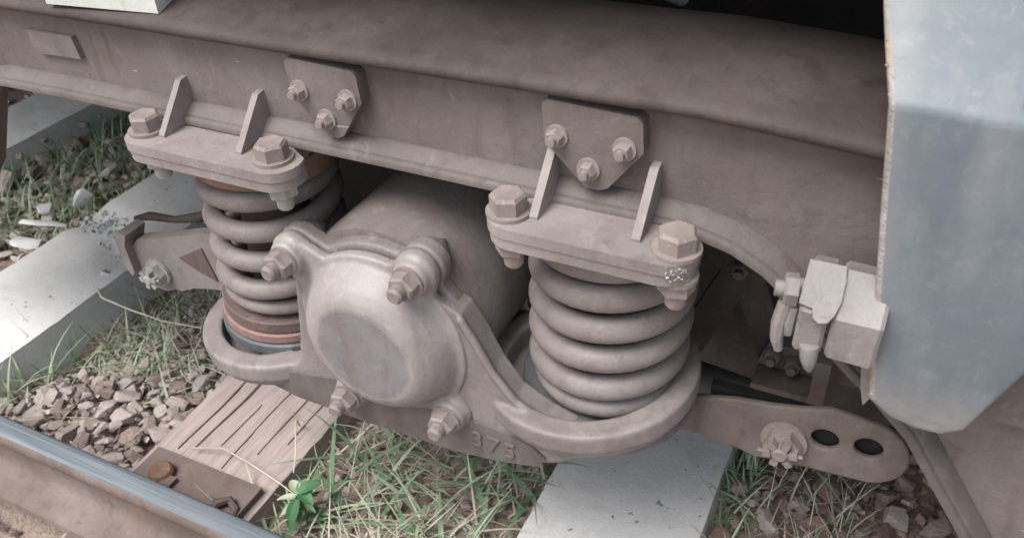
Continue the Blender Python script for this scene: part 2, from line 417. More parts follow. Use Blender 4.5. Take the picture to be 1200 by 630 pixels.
sl_labels = {
    0: 'weathered concrete sleeper at the far left end of the track', 1: 'concrete sleeper second from the far left end of the track',
    2: 'pale concrete sleeper at the far upper left, under the left end of the bogie frame',
    3: 'broad pale concrete sleeper with a crumbled patch left of the left spring',
    5: 'pale concrete sleeper under the right coil spring',
    6: 'concrete sleeper beyond the holed tie bar', 7: 'concrete sleeper second past the blue grey box', 8: 'concrete sleeper last past the blue grey box'}
for i, (x, wd) in enumerate(SLEEP):
    if i == 4: continue
    ny = 120 if i in (3, 5, 2) else 30
    bm = sleeper_bm(wd, -.40, 2.35, -.30, -.128, .03, ny, i * 5, .0016)
    if i == 3:      # crumbled band across the top
        for v in bm.verts:
            d = abs((v.co.y - .40 + .28 * v.co.x) + .05 * noise.noise(v.co * 9))
            k = max(0, 1 - d / .085)
            if v.co.z > -.2 and v.co.x < .10:
                v.co.z -= k * (.012 + .028 * abs(noise.noise(v.co * 38))) * (1.2 if v.co.x < -.06 else .8)
        bm.normal_update()
    o = obj('concrete_sleeper', bm, M['concrete'], angle=50)
    o.location = (x, 0, 0)
    tag(o, sl_labels[i], 'sleeper', 'concrete sleepers under the track')

# crumbs of the broken sleeper: one part made of many small chips
def rock_bm(n, sx, sy, sz, rnd):
    bm = bmesh.new()
    for _ in range(n):
        p = Vector((rnd.gauss(0, 1), rnd.gauss(0, 1), rnd.gauss(0, 1))).normalized()
        p = Vector((max(-.72, min(.72, p.x)), max(-.75, min(.75, p.y)), max(-.7, min(.7, p.z))))
        bm.verts.new((p.x * sx, p.y * sy, p.z * sz))
    r = bmesh.ops.convex_hull(bm, input=bm.verts)
    bmesh.ops.delete(bm, geom=[g for g in r['geom_interior'] if isinstance(g, bmesh.types.BMVert)], context='VERTS')
    return bm
def add_rocks(dst, spots, rnd):
    """joins many rocks into one mesh"""
    for (p, s, mi) in spots:
        b = rock_bm(9, s * rnd.uniform(.7, 1.3), s * rnd.uniform(.6, 1.1), s * rnd.uniform(.35, .8), rnd)
        xf(b, Matrix.Translation(p) @ Matrix.Rotation(rnd.uniform(0, 6.3), 4, 'Z') @ Matrix.Rotation(rnd.uniform(-.5, .5), 4, 'X'))
        mp = {v: dst.verts.new(v.co) for v in b.verts}
        for f in b.faces:
            try: nf = dst.faces.new([mp[v] for v in f.verts]); nf.material_index = mi
            except ValueError: pass
        b.free()
rnd = random.Random(3)
conc = [o for o in col.objects if o.get('label', '').startswith('broad pale')][0]
bm = bmesh.new(); sp = []
for k in range(600):
    x = rnd.uniform(-.15, .11); y = .40 - .28 * x + rnd.gauss(0, .065)
    sp.append((Vector((x, y, -.1385 + rnd.uniform(-.006, .006))), rnd.uniform(.002, .008), 0))
add_rocks(bm, sp, rnd)
o = obj('concrete_crumbs', bm, M['crumble'], conc, angle=20); o['kind'] = 'stuff'; o['label'] = 'crumbled concrete chips in the broken patch'

# ------------------------------------------------------------------ timber sleeper with plate, spike and clip
ts = thing('wooden_sleeper', (-.685, 0, -.128), 'brown weathered timber sleeper with long grooves bolted beside the front rail', 'sleeper')
bm = sleeper_bm(.262, -.40, 2.35, -.16, -.002, .004, 90, 40, .0022)
obj('timber', bm, M['wood'], ts, angle=50)
for k, (x, y0, y1, wv) in enumerate(((-.087, -.065, .42, .0026), (-.060, -.055, .50, .0030), (.012, -.07, .40, .0020), (.052, -.02, .55, .0022), (-.020, -.03, .08, .0014), (.088, .02, .4, .0014))):
    bm = bmesh.new(); n = 14; L = []; Rr = []
    for j in range(n + 1):
        t = j / n; y = y0 + (y1 - y0) * t; ww = wv * (.5 + .35 * noise.noise((k * 3, y * 25, 2))) * (math.sin(PI * min(1, t * 6 + .2) / 2)) * (1 if t < .9 else (1 - t) * 10 + .05)
        xx = x + .006 * noise.noise((k * 5, y * 6, 0)) + .0016 * noise.noise((k * 5, y * 40, 0))
        L.append(bm.verts.new((xx - ww, y, .0009))); Rr.append(bm.verts.new((xx + ww, y, .0009)))
    for j in range(n): bm.faces.new((L[j], Rr[j], Rr[j + 1], L[j + 1]))
    ext = bmesh.ops.extrude_face_region(bm, geom=bm.faces[:])
    for v in [e for e in ext['geom'] if isinstance(e, bmesh.types.BMVert)]: v.co.z -= .02
    obj('groove', bm, M['crack'] if k < 2 else M['woodcrack'], ts)
bm = bmesh.new(); box(bm, -.112, .118, -.32, -.082, .003, .013); bevel(bm, .003)
jitter(bm, .001, 30)
obj('tie_plate', bm, M['railside'], ts)
bm = bmesh.new(); lathe(bm, [(.0, 0), (.021, 0), (.021, .012), (.017, .017), (0, .018)], (-.058, -.128, .012), (.1, -.1, 1), 18)
b_ = obj('spike_head', bm, M['rusty'], ts)
bm = bmesh.new(); box(bm, -.044, -.022, -.15, -.128, .012, .022); bevel(bm, .002)
obj('spike_shank', bm, M['shim'], ts)
bm = bmesh.new(); tube(bm, [(.073, -.165, .014), (.078, -.142, .024), (.092, -.128, .022), (.108, -.135, .015), (.113, -.15, .013)], [.006, .008, .007, .007, .005], 8)
obj('rail_clip', bm, M['shim'], ts)

# ------------------------------------------------------------------ rails
def rail(name, y, label, x0=-14, x1=10, flip=1):
    prof = [(.0, -.004), (.004, -.0005), (.010, 0), (.026, -.0005), (.033, -.003), (.037, -.009), (.038, -.020), (.036, -.026), (.027, -.032),
            (.024, -.045), (.024, -.085), (.032, -.098), (.075, -.113), (.078, -.122),
            (-.042, -.122), (-.040, -.113), (.004, -.098), (.012, -.085), (.012, -.045), (.009, -.032), (.001, -.026), (-.001, -.018)]
    r = thing(name, (0, y, 0), label, 'rail', 'steel rails of the track')
    bm = bmesh.new(); P0 = []
    xs = [x0, -4] + [-3 + .1 * k for k in range(45)] + [2.5, x1]
    rows = [[bm.verts.new((x, -a * flip, b + .0006 * noise.noise((x * 6, a * 60, b * 60)))) for a, b in prof] for x in xs]
    n = len(prof)
    for A, B in zip(rows, rows[1:]):
        for k in range(n):
            f = bm.faces.new((A[k], A[(k + 1) % n], B[(k + 1) % n], B[k])); f.material_index = 0 if k in (0, 1, 2, 3, 21) else 1
    for f in (rows[0], rows[-1]): bm.faces.new(f)
    obj('rail_section', bm, [M['railtop'], M['railside']], r, angle=50)
    return r
rail('rail', -.2, 'worn steel rail with rusty side in the front left corner, in front of the bogie')
rail('rail', 1.06, 'dark steel rail under the bogie behind the axle box', flip=-1)
rail('rail', 2.10, 'dark steel rail on the far side under the carriage')

# ------------------------------------------------------------------ stones (parts of the ground) and loose ballast
rnd = random.Random(11)
protos = {}
for key in ('stone_tan', 'stone_grey', 'stone_red', 'stone_dark'):
    protos[key] = []
    for k in range(7):
        b = rock_bm(17, 1, rnd.uniform(.55, .95), rnd.uniform(.35, .62), rnd)
        me = bpy.data.meshes.new('stone'); bmesh.ops.recalc_face_normals(b, faces=b.faces)
        bmesh.ops.bevel(b, geom=b.edges[:], offset=.05, segments=1, affect='EDGES') if False else None
        b.to_mesh(me); b.free(); me.materials.append(M[key]); protos[key].append(me)
def on_sleeper(x, y, m=.0):
    return any(abs(x - sx) < w / 2 + .02 - m for sx, w in SLEEP)
def put_stone(x, y, s, key, lift=.0, flat=.5):
    o = bpy.data.objects.new('stone', rnd.choice(protos[key])); col.objects.link(o); o.parent = ground
    o.location = (x, y, gheight(x, y) + lift); o.scale = (s * rnd.uniform(.85, 1.35), s * rnd.uniform(.8, 1.1), s * rnd.uniform(.8, 1.2))
    o.rotation_euler = (rnd.uniform(-flat, flat), rnd.uniform(-flat, flat), rnd.uniform(0, 6.3))
    return o
def scatter(n, x0, x1, y0, y1, smin, smax, keys, lift, gap=.8, tries=60, m=0):
    pts = []
    for _ in range(n * tries):
        if len(pts) >= n: break
        x, y, s = rnd.uniform(x0, x1), rnd.uniform(y0, y1), rnd.uniform(smin, smax)
        if on_sleeper(x, y, m): continue
        if any((x - a) ** 2 + (y - b) ** 2 < ((s + c) * gap) ** 2 for a, b, c in pts): continue
        pts.append((x, y, s)); put_stone(x, y, s, rnd.choice(keys), lift + rnd.uniform(0, .012))
    return pts
tan = ['stone_tan', 'stone_tan', 'stone_grey', 'stone_dark']
scatter(60, -1.20, -.84, -.17, .12, .020, .034, tan, .022, .62)
scatter(120, -1.22, -.83, -.17, .14, .008, .019, tan, .022, .74)
scatter(95, .12, .60, .10, .62, .014, .036, ['stone_red', 'stone_red', 'stone_dark', 'stone_tan'], .012, .66)
scatter(40, -1.07, -.45, -.40, -.285, .010, .026, ['stone_red', 'stone_red', 'stone_dark'], .008, .7, m=.02)
scatter(40, -2.07, -1.56, .2, .9, .016, .05, ['stone_dark', 'stone_tan', 'stone_grey'], .02, .8)
bm = bmesh.new(); sp = []
def loose(n, x0, x1, y0, y1, smin, smax, mis, lift):
    for _ in range(n):
        x, y = rnd.uniform(x0, x1), rnd.uniform(y0, y1)
        if on_sleeper(x, y, .015): continue
        sp.append((Vector((x, y, gheight(x, y) + lift + rnd.uniform(-.006, .008))), rnd.uniform(smin, smax), rnd.choice(mis)))
loose(1500, -1.27, -.83, -.18, .75, .006, .017, (0, 0, 1, 3), .008)
loose(1500, .12, .62, .0, .9, .006, .018, (2, 2, 3, 0), .004)
loose(900, -1.2, -.3, -.55, -.28, .004, .015, (2, 2, 3), .002)
loose(900, -2.09, -1.56, .1, 1.2, .008, .022, (0, 1, 3), .01)
loose(500, -.55, -.15, -.1, .7, .005, .014, (3, 0, 2), .006)
loose(500, -3.0, -2.35, .3, 1.8, .01, .03, (0, 1, 3), .01)
loose(700, -3.0, 1.4, 1.2, 2.2, .012, .03, (3, 1), .01)
add_rocks(bm, sp, rnd)
o = obj('loose_ballast', bm, [M['stone_tan'], M['stone_grey'], M['stone_red'], M['stone_dark']], ground, angle=20); o['kind'] = 'stuff'

# concrete chunks lying between the two left sleepers
rnd = random.Random(5)
def chunk(x, y, z, s, rot, label, n=11):
    b = rock_bm(n, s[0], s[1], s[2], rnd); bevel(b, .003, 1)
    o = obj('concrete_chunk', b, M['concrete'], angle=25); o.location = (x, y, z); o.rotation_euler = rot
    tag(o, label, 'rubble')
chunk(-1.655, .505, -.135, (.042, .034, .034), (.4, -.5, .6), 'white angular concrete chunk on the grass between the two left sleepers')
chunk(-1.66, .375, -.14, (.085, .022, .012), (.15, .1, .55), 'long flat concrete shard against the crumbled sleeper at the left edge')
chunk(-1.66, .315, -.16, (.055, .03, .016), (-.1, .1, .3), 'small flat concrete shard below the long shard at the left edge')
chunk(-1.73, .44, -.15, (.03, .026, .024), (.3, .2, 1.2), 'tan lump of rubble beside the white chunk in the left sleeper gap')
chunk(-1.30, .27, -.135, (.035, .018, .016), (.2, .5, .3), 'broken concrete lump at the edge of the crumbled sleeper by the left tie bar')

# ------------------------------------------------------------------ grass (stuff)
rnd = random.Random(21)
def blade(bm, p, L, w, yaw, lean, curl, mi, n=4):
    d = Vector((math.cos(yaw), math.sin(yaw), 0)); sd = Vector((-d.y, d.x, 0)); pos = Vector(p); a = lean; prev = None
    for k in range(n + 1):
        t = k / n; ww = w * (1 - t ** 1.6) * .5 + .0002
        A = bm.verts.new(pos - sd * ww); B = bm.verts.new(pos + sd * ww)
        if prev: f = bm.faces.new((prev[0], prev[1], B, A)); f.material_index = mi; f.smooth = True
        prev = (A, B)
        pos = pos + (d * math.sin(a) + Vector((0, 0, 1)) * math.cos(a)) * (L / n); a += curl / n
        gz = gheight(pos.x, pos.y) + .004
        if pos.z < gz: pos.z = gz
def grass(bm, n, x0, x1, y0, y1, L, w, mis, lean=(.2, 1.4), curl=(.2, 1.2), clump=.6, fn=None):
    for _ in range(n):
        x, y = rnd.uniform(x0, x1), rnd.uniform(y0, y1)
        if on_sleeper(x, y, .012): continue
        if fn and not fn(x, y): continue
        if noise.noise((x * 7, y * 7, 3)) * .5 + .5 < rnd.random() * clump: continue
        blade(bm, (x, y, gheight(x, y) + rnd.uniform(0, .02)), rnd.uniform(*L), rnd.uniform(*w), rnd.uniform(0, 6.3), rnd.uniform(*lean), rnd.uniform(*curl), rnd.choice(mis))
GM = [M['grass_a'], M['grass_b'], M['straw_a'], M['straw_b']]
bm = bmesh.new()
grass(bm, 1300, -.56, -.13, -.19, .62, (.05, .17), (.0018, .0036), (2, 3, 3, 3, 1, 2), (.9, 1.7), (-.3, .6), .9)
grass(bm, 480, -.56, -.13, -.19, .55, (.05, .14), (.0025, .0055), (0, 1, 1), (.4, 1.3), (.3, 1.2), .9)
grass(bm, 150, -.50, -.15, -.10, .30, (.08, .19), (.006, .012), (0, 1, 0), (.6, 1.3), (.2, .9), .8)
o = obj('dry_grass', bm, GM, angle=180, keep=True); tag(o, 'tangled green and dry grass between timber sleeper and right concrete sleeper', 'grass', None, 'stuff')
bm = bmesh.new()
grass(bm, 1000, -1.26, -.83, .08, .62, (.05, .13), (.0025, .0055), (0, 0, 1, 1, 2), (.3, 1.3), (.2, 1.2), .9)
grass(bm, 700, -1.26, -.80, .05, .5, (.04, .10), (.0018, .0035), (2, 2, 1, 3), (.8, 1.6), (0, .7), .7)
grass(bm, 26, -1.22, -.86, -.12, .1, (.06, .13), (.003, .0055), (1, 2, 1), (.7, 1.4), (.1, .6), .3)
grass(bm, 46, -1.265, -1.235, -.14, .12, (.09, .17), (.003, .006), (1, 1, 0, 2), (.3, 1.0), (.3, 1.1), .2)
o = obj('green_grass', bm, GM, angle=180, keep=True); tag(o, 'green and straw grass growing by the stones left of the left spring', 'grass', None, 'stuff')
bm = bmesh.new()
grass(bm, 2600, -2.08, -1.56, .35, 1.5, (.04, .13), (.003, .007), (0, 0, 0, 1), (.2, 1.2), (.3, 1.2), .9)
grass(bm, 300, -2.05, -1.58, .4, .9, (.05, .12), (.002, .005), (1, 2), (.5, 1.4), (.2, 1), .8)
o = obj('far_grass', bm, GM, angle=180, keep=True); tag(o, 'dark green grass between the two left concrete sleepers', 'grass', None, 'stuff')
bm = bmesh.new()
grass(bm, 420, .13, .32, .08, .5, (.05, .12), (.0018, .0035), (3, 2, 1, 0), (.1, .9), (.1, .9), .9)
grass(bm, 90, .125, .16, .1, .4, (.03, .08), (.003, .006), (0, 0, 1), (.2, 1.2), (.3, 1.2), .2)
o = obj('sparse_grass', bm, GM, angle=180, keep=True); tag(o, 'sparse upright grass stalks on the red gravel under the holed tie bar', 'grass', None, 'stuff')

# loose twigs
def twig(label, pts, r, mat):
    bm = bmesh.new(); tube(bm, pts, [r * (1 - .5 * k / (len(pts) - 1)) for k in range(len(pts))], 6)
    o = obj('twig', bm, mat, angle=60); tag(o, label, 'twig')
twig('thin dry stalk lying across the grooved timber sleeper', [(-.74, -.06, -.118), (-.68, -.045, -.108), (-.62, -.05, -.112), (-.55, -.06, -.118), (-.5, -.075, -.11)], .0018, M['straw_a'])
twig('pale bent stalk standing at the edge of the timber sleeper', [(-.60, .06, -.12), (-.585, .045, -.085), (-.565, .02, -.07), (-.535, -.02, -.075), (-.52, -.05, -.09)], .002, M['straw_a'])
twig('thin pale stick lying beside the side of the crumbled sleeper under the left tie bar', [(-1.255, .20, -.10), (-1.2, .17, -.09), (-1.12, .165, -.092), (-1.03, .17, -.10), (-.96, .2, -.12)], .0022, M['straw_a'])

# ------------------------------------------------------------------ broad leaved weed
wd = thing('weed', (-.487, -.08, -.165), 'small weed with bright green broad leaves at the right edge of the timber sleeper', 'plant')
bm = bmesh.new(); tube(bm, [(0, 0, 0), (.005, 0, .05), (.0, -.01, .095)], [.003, .0025, .002], 6)
obj('stem', bm, M['grass_a'], wd)
def leaf(p, L, w, yaw, tilt, mat):
    bm = bmesh.new(); n = 6; rows = []
    for k in range(n + 1):
        t = k / n; ww = w * math.sin(PI * min(1, t * .92 + .06)) ** .8 * .5 + .0003
        z = -t * t * .35 * L
        rows.append([bm.verts.new((t * L, s * ww, z + abs(s) * ww * .5)) for s in (-1, -.5, 0, .5, 1)])
    for A, B in zip(rows, rows[1:]):
        for k in range(4): bm.faces.new((A[k], A[k + 1], B[k + 1], B[k]))
    xf(bm, Matrix.Translation(p) @ Matrix.Rotation(yaw, 4, 'Z') @ Matrix.Rotation(-tilt, 4, 'Y'))
    obj('leaf', bm, mat, wd, angle=180)
wd.scale = (.8, .8, .8)
leaf((0, 0, .09), .046, .030, .9, .45, M['weed']); leaf((.0, 0, .092), .040, .026, -.2, .2, M['weed'])
for k_ in range(9): leaf((0, 0, .045 + .005 * k_), .035 + .004 * (k_ % 4), .009 + .002 * (k_ % 3), k_ * 2.4 + .4, .3 - .05 * k_, M['weed' if k_ % 3 == 0 else 'grass_a'])
leaf((0, -.005, .085), .060, .026, -1.35, -.25, M['weed']); leaf((0, 0, .09), .042, .022, 2.6, .3, M['grass_b'])
leaf((0, 0, .08), .050, .014, 3.5, .1, M['grass_b']); leaf((0, 0, .07), .045, .012, 4.2, .1, M['grass_b'])
leaf((0, 0, .088), .035, .020, 1.8, .5, M['grass_a']); leaf((0, 0, .06), .05, .012, -2.3, .0, M['grass_b'])

# ------------------------------------------------------------------ bogie frame
fr = thing('bogie_frame', (-.2, 0, .35), 'long dusty brown bogie side frame with bolted spring plates running across the top', 'bogie')
FO = Vector(fr.location)
def fpart(name, bm, mat, parent=None, angle=38, keep=False):
    xf(bm, Matrix.Translation(-FO)); return obj(name, bm, mat, parent or fr, angle, keep)
low = [(-1.30, .24), (-1.06, .30), (-.98, .375), (-.922, .465), (-.893, .515), (-.868, .538), (-.83, .5475), (-.7, .549), (-.5, .548), (-.2, .546), (.06, .543), (.105, .540), (.14, .531), (.17, .515), (.197, .492), (.222, .462), (.25, .432), (.285, .402), (.32, .366), (.40, .245), (.48, .12)]
def topz(x): return .6595 - max(0, x - .1) * .07
web = [(p[0], p[1] + .012) for p in low] + [(.62, .12), (.62, topz(.6) - .009), (.3, topz(.3) - .009), (.2, topz(.2) - .009), (.1, .6505), (-1.6, .6505), (-1.6, .24)]
bm = bmesh.new(); prism(bm, web, -.040, -.014)
fpart('side_beam', bm, M['frame'], angle=20)
bm = bmesh.new(); box(bm, -.78, .16, .088, .106, .555, .656); fpart('inner_web', bm, M['dark'])
bm = bmesh.new(); box(bm, -.78, .12, -.0135, .0875, .550, .557); fpart('bottom_plate', bm, M['dark'])
bm = bmesh.new(); box(bm, -1.0, 1.2, .40, .52, .36, .66); bevel(bm, .01); fpart('added_dark_beam', bm, M['black'])  # added dark beam, put in to black out the view behind the frame
# rounded lip along the lower edge
bm = bmesh.new(); up = []
for i, p in enumerate(low):
    a = Vector(low[max(0, i - 1)]); b = Vector(low[min(len(low) - 1, i + 1)]); t = (b - a).normalized()
    up.append((p[0] - t.y * .022, p[1] + t.x * .022))
sec = []
lipsec = [(-.0395, 1.0), (-.0445, .98), (-.0555, .60), (-.0572, .52), (-.0572, .47), (-.0605, .44), (-.0625, .36), (-.0625, .07), (-.059, 0), (-.03, 0)]
rows = [[bm.verts.new((p[0] + (u[0] - p[0]) * s, y, p[1] + (u[1] - p[1]) * s)) for (y, s) in lipsec] for p, u in zip(low, up)]
for A, B in zip(rows, rows[1:]):
    for k in range(len(lipsec) - 1): bm.faces.new((A[k], A[k + 1], B[k + 1], B[k]))
    bm.faces.new((A[-1], A[0], B[0], B[-1]))
bm.faces.new(rows[0]); bm.faces.new(rows[-1])
fpart('lower_lip', bm, M['lip'], angle=50)
# top flange with a rounded front edge
prof = [(-.018, .640), (-.020, .6565), (-.058, .6575), (-.0625, .6605), (-.0635, .666), (-.060, .671), (-.050, .6745), (-.03, .680), (0, .687), (.03, .690), (.07, .690), (.105, .688), (.118, .682), (.122, .668), (.10, .640)]
bm = bmesh.new(); xs = [-1.7] + [-1.2 + .05 * k for k in range(37)]
rows = [[bm.verts.new((x, a, b - max(0, x - .1) * .07 + .0012 * noise.noise((x * 7, a * 20, 0)))) for a, b in prof] for x in xs]
for A, B in zip(rows, rows[1:]):
    for k in range(len(prof)): bm.faces.new((A[k], A[(k + 1) % len(prof)], B[(k + 1) % len(prof)], B[k]))
bm.faces.new(rows[0]); bm.faces.new(rows[-1])
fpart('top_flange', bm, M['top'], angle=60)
bm = bmesh.new(); prism(bm, [(-.757, .629), (-.676, .629), (-.672, .601), (-.752, .599)], -.047, -.035); bevel(bm, .003)
fpart('name_pad', bm, M['frame'])

def bolt_bm(head=.0185, h=.018):
    bm = bmesh.new(); lathe(bm, [(0, 0), (head * 1.22, 0), (head * 1.22, .004), (0, .004)], (0, 0, 0), (0, 0, 1), 24)
    hexhead(bm, (0, 0, .004), (0, 0, 1), head, h, rot=.5); return bm
def nut_bm():
    bm = bmesh.new(); lathe(bm, [(0, 0), (.0195, 0), (.0195, -.005), (0, -.005)], d=(0, 0, 1), seg=20)
    hexhead(bm, (0, 0, -.005), (0, 0, -1), .0175, .016, rot=.2)
    lathe(bm, [(0, 0), (.010, 0), (.010, -.034), (.008, -.037), (0, -.037)], d=(0, 0, 1), seg=14); return bm
def round_rect(x0, x1, y0, y1, r, n=6):
    return arc(x1 - r, y1 - r, r, 0, 90, n) + arc(x0 + r, y1 - r, r, 90, 180, n) + arc(x0 + r, y0 + r, r, 180, 270, n) + arc(x1 - r, y0 + r, r, 270, 360, n)
plates = [(-.562, -.318, ((-.540, -.088), (-.352, -.091)), (-.511, -.397)), (-.087, .120, ((-.066, -.093), (.100, -.095)), (-.039, .062))]
nutmats = [('palebolt', 'palebolt'), ('bolt', 'bolt')]
for pi_, (x0, x1, bl, gx) in enumerate(plates):
    bm = bmesh.new()
    for (za, zb, gsh) in ((.5362, .5475, 0), (.5235, .5355, .0015)):
        b = bmesh.new(); prism(b, [(x1 - .055, .07), (x0 + .05, .07), (x0 + .03, -.062)] + arc(x0 + .030 + gsh, -.092 + gsh, .030, 150, 270, 8) + arc(x1 - .030 - gsh, -.092 + gsh, .030, 270, 390, 8) + [(x1 - .03, -.062)], za, zb, 'z'); bevel(b, .003)
        tmp = bpy.data.meshes.new('t'); b.to_mesh(tmp); b.free(); bm.from_mesh(tmp); bpy.data.meshes.remove(tmp)
    sp_ = fpart('spring_plate', bm, M['plate'])
    for k, (bx, by) in enumerate(bl):
        o = obj('plate_bolt', bolt_bm(), M['bolt'], sp_); o.location = Vector((bx, by, .5475)) - FO
        o.rotation_euler = (0, 0, .4 + k * .5 + pi_)
        for yy in (by,):
            o = obj('plate_nut', nut_bm(), M[nutmats[pi_][k]], sp_); o.location = Vector((bx + .002, yy, .5235)) - FO
    for x in gx:
        bm = bmesh.new(); prism(bm, [(-.036, .5465), (-.096, .5465), (-.096, .550), (-.050, .599), (-.036, .601)], x - .0042, x + .0042, 'x'); bevel(bm, .0022)
        fpart('gusset', bm, M['plate'])
# guide brackets
def bracket(dx, sx):
    pts = [(-.052, .648), (-.046, .653), (.046, .649), (.052, .644), (.054, .615), (.018, .572), (.008, .568), (-.006, .569), (-.043, .603), (-.050, .612)]
    bm = bmesh.new(); prism(bm, [(p[0] * sx + dx, p[1]) for p in pts], -.057, -.036); bevel(bm, .004, 3)
    o = fpart('guide_bracket', bm, M['frame'], angle=50)
    for (bx, bz) in ((-.036, .618), (.035, .6165), (-.002, .5895)):
        b = bmesh.new(); lathe(b, [(0, 0), (.0115, 0), (.0115, .003), (0, .003)], d=(0, -1, 0), seg=18)
        hexhead(b, (0, -.003, 0), (0, -1, 0), .0085, .009, rot=bx * 20)
        lathe(b, [(0, 0), (.0045, 0), (.0045, .017), (0, .0175)], d=(0, -1, 0), seg=10)
        q_ = obj('bracket_bolt', b, M['bolt'], o); q_.location = Vector((bx * sx + dx, -.0565, bz)) - FO
bracket(.0035, .93); bracket(-.294, .86)
# bright scraped metal at the right plate corner: many tiny raised flakes
rnd = random.Random(9); bm = bmesh.new(); sp = []
for k in range(55):
    a_ = rnd.uniform(-75, -25); rr_ = .0302
    sp.append((Vector((.090 + rr_ * math.cos(R(a_)), -.092 + rr_ * math.sin(R(a_)), .537 + rnd.gauss(0, .0055))), rnd.uniform(.0005, .0018), 0))
add_rocks(bm, sp, rnd)
fpart('scraped_flakes', bm, M['palebolt'], angle=20)['kind'] = 'stuff'

# ------------------------------------------------------------------ coil springs
def helix_pts(R0, zs, z1, turns, dead=.75, a0=0):
    pts = []; n = int(turns * 36)
    tot = turns
    for k in range(n + 1):
        t = k / 36          # in turns
        a = 2 * PI * t + a0
        # flat dead turns at both ends
        u = max(0, min(1, (t - dead) / (tot - 2 * dead)))
        if t < dead: h = t * .012
        elif t > tot - dead: h = 1
        else: h = None
        pts.append((R0 * math.cos(a), R0 * math.sin(a), t, u))
    return pts
def spring(name, x, ztop, zbot, lean, r, Rc, turns, a0, label, rings, top_mat, seat):
    t = thing(name, (x, 0, zbot - .05), label, 'spring', 'coil springs over the axle box')
    t.rotation_euler = (0, lean, 0)
    z0 = .05 + r; z1 = ztop - zbot + .05 - r
    bm = bmesh.new(); pts = []
    n = int(turns * 40)
    for k in range(n + 1):
        tt = k / 40; a = 2 * PI * tt + a0; dead = .8
        if tt < dead: u = .10 * (tt / dead) ** 2 / turns * 2
        elif tt > turns - dead: u = 1 - .10 * ((turns - tt) / dead) ** 2 / turns * 2
        else:
            s = (tt - dead) / (turns - 2 * dead); e = .20 / turns; u = e + (1 - 2 * e) * s
        pts.append((Rc * math.cos(a), Rc * math.sin(a), z0 + (z1 - z0) * u))
    rr = [r] * len(pts)
    for k in range(30): f = .45 + .55 * k / 30; rr[k] = r * f; rr[-1 - k] = r * f
    tube(bm, pts, rr, 20)
    obj('coil', bm, M['spring'], t, angle=60)
    for (ra, rb, za, zb, mk, nm) in rings:
        b = bmesh.new(); lathe(b, [(ra, za), (rb - .002, za), (rb, za + .002), (rb, zb - .002), (rb - .002, zb), (ra, zb)], seg=56, closed=True)
        obj(nm, b, M[mk], t, angle=40)
    b = bmesh.new(); zt = ztop - zbot + .05
    lathe(b, [(.03, zt - .010), (.056, zt - .010), (.058, zt - .002), (.090, zt - .001), (.092, zt + .001), (.092, zt + seat - .002), (.090, zt + seat), (.03, zt + seat)], seg=56, closed=True)
    obj('top_seat', b, M[top_mat], t, angle=40)
    b = bmesh.new(); lathe(b, [(0, .03), (.045, .03), (.045, zt - .03), (0, zt - .03)], seg=32)
    obj('guide_post', b, M['dark'], t)
    return t
spring('coil_spring', 0, .510, .286, R(2), .0150, .0768, 6.0, 2.2, 'right coil spring with tight grey coils below the scraped bolt plate',
       [(.03, .099, .030, .049, 'seat', 'seat_ring'), (.03, .104, .018, .031, 'seat', 'seat_ring')], 'spring', .0135)
spring('coil_spring', -.474, .4915, .287, R(4.5), .0136, .0775, 5.2, 2.9, 'left coil spring with reddish spacer ring, half behind the axle box',
       [(.03, .0915, .030, .0485, 'shim', 'spacer_ring'), (.03, .094, .014, .029, 'redring', 'spacer_ring'), (.03, .097, -.004, .013, 'seat', 'seat_ring')], 'rusty', .030)

# ------------------------------------------------------------------ axle box
AX = Vector((-.238, 0, .352)); TILT = R(7)
ab = thing('axle_box', AX, 'grey cast axle box with bolted round cover between the two coil springs', 'axle box')
def apart(name, bm, mat, parent=None, angle=38, keep=False, world=True):
    if world: xf(bm, Matrix.Translation(-AX))
    return obj(name, bm, mat, parent or ab, angle, keep)
# saddle casting: apron, arms and the two spring cups grown as one skin
TR = (-.016, -.010, .305); TL = (-.466, -.010, .243)
bm = bmesh.new()
apron = [(-.19, .42), (-.15, .428), (-.124, .415), (-.108, .385), (-.090, .345), (-.066, .312), (-.03, .292), (.0, .285), (.02, .262), (-.01, .234), (-.06, .213), (-.12, .202), (-.24, .198), (-.34, .197),
         (-.41, .20), (-.455, .205), (-.46, .228), (-.43, .236), (-.395, .243), (-.372, .262), (-.360, .31), (-.352, .36), (-.345, .40), (-.325, .45)]
prism(bm, apron, -.112, -.078)
# thin bead along the sloping shoulders
for path in ([(-.124, .41), (-.108, .382), (-.090, .345), (-.064, .311), (-.04, .298)],):
    tube(bm, [(p[0], -.111, p[1]) for p in path], .005, 8)
for (cx, cy, cz) in (TR, TL):
    ax = (math.sin(-TILT) * .6, 0, math.cos(TILT))
    lathe(bm, [(.0995, -.004), (.1005, .001), (.103, .002), (.1220, .002), (.1270, .001), (.1280, -.003), (.1275, -.022), (.120, -.036), (.09, -.045), (.02, -.048), (.02, -.03), (.099, -.028)], (cx, cy, cz), ax, 64, closed=True)
    lathe(bm, [(0, -.03), (.1, -.03), (.09, -.047), (0, -.047)], (cx, cy, cz), ax, 48)
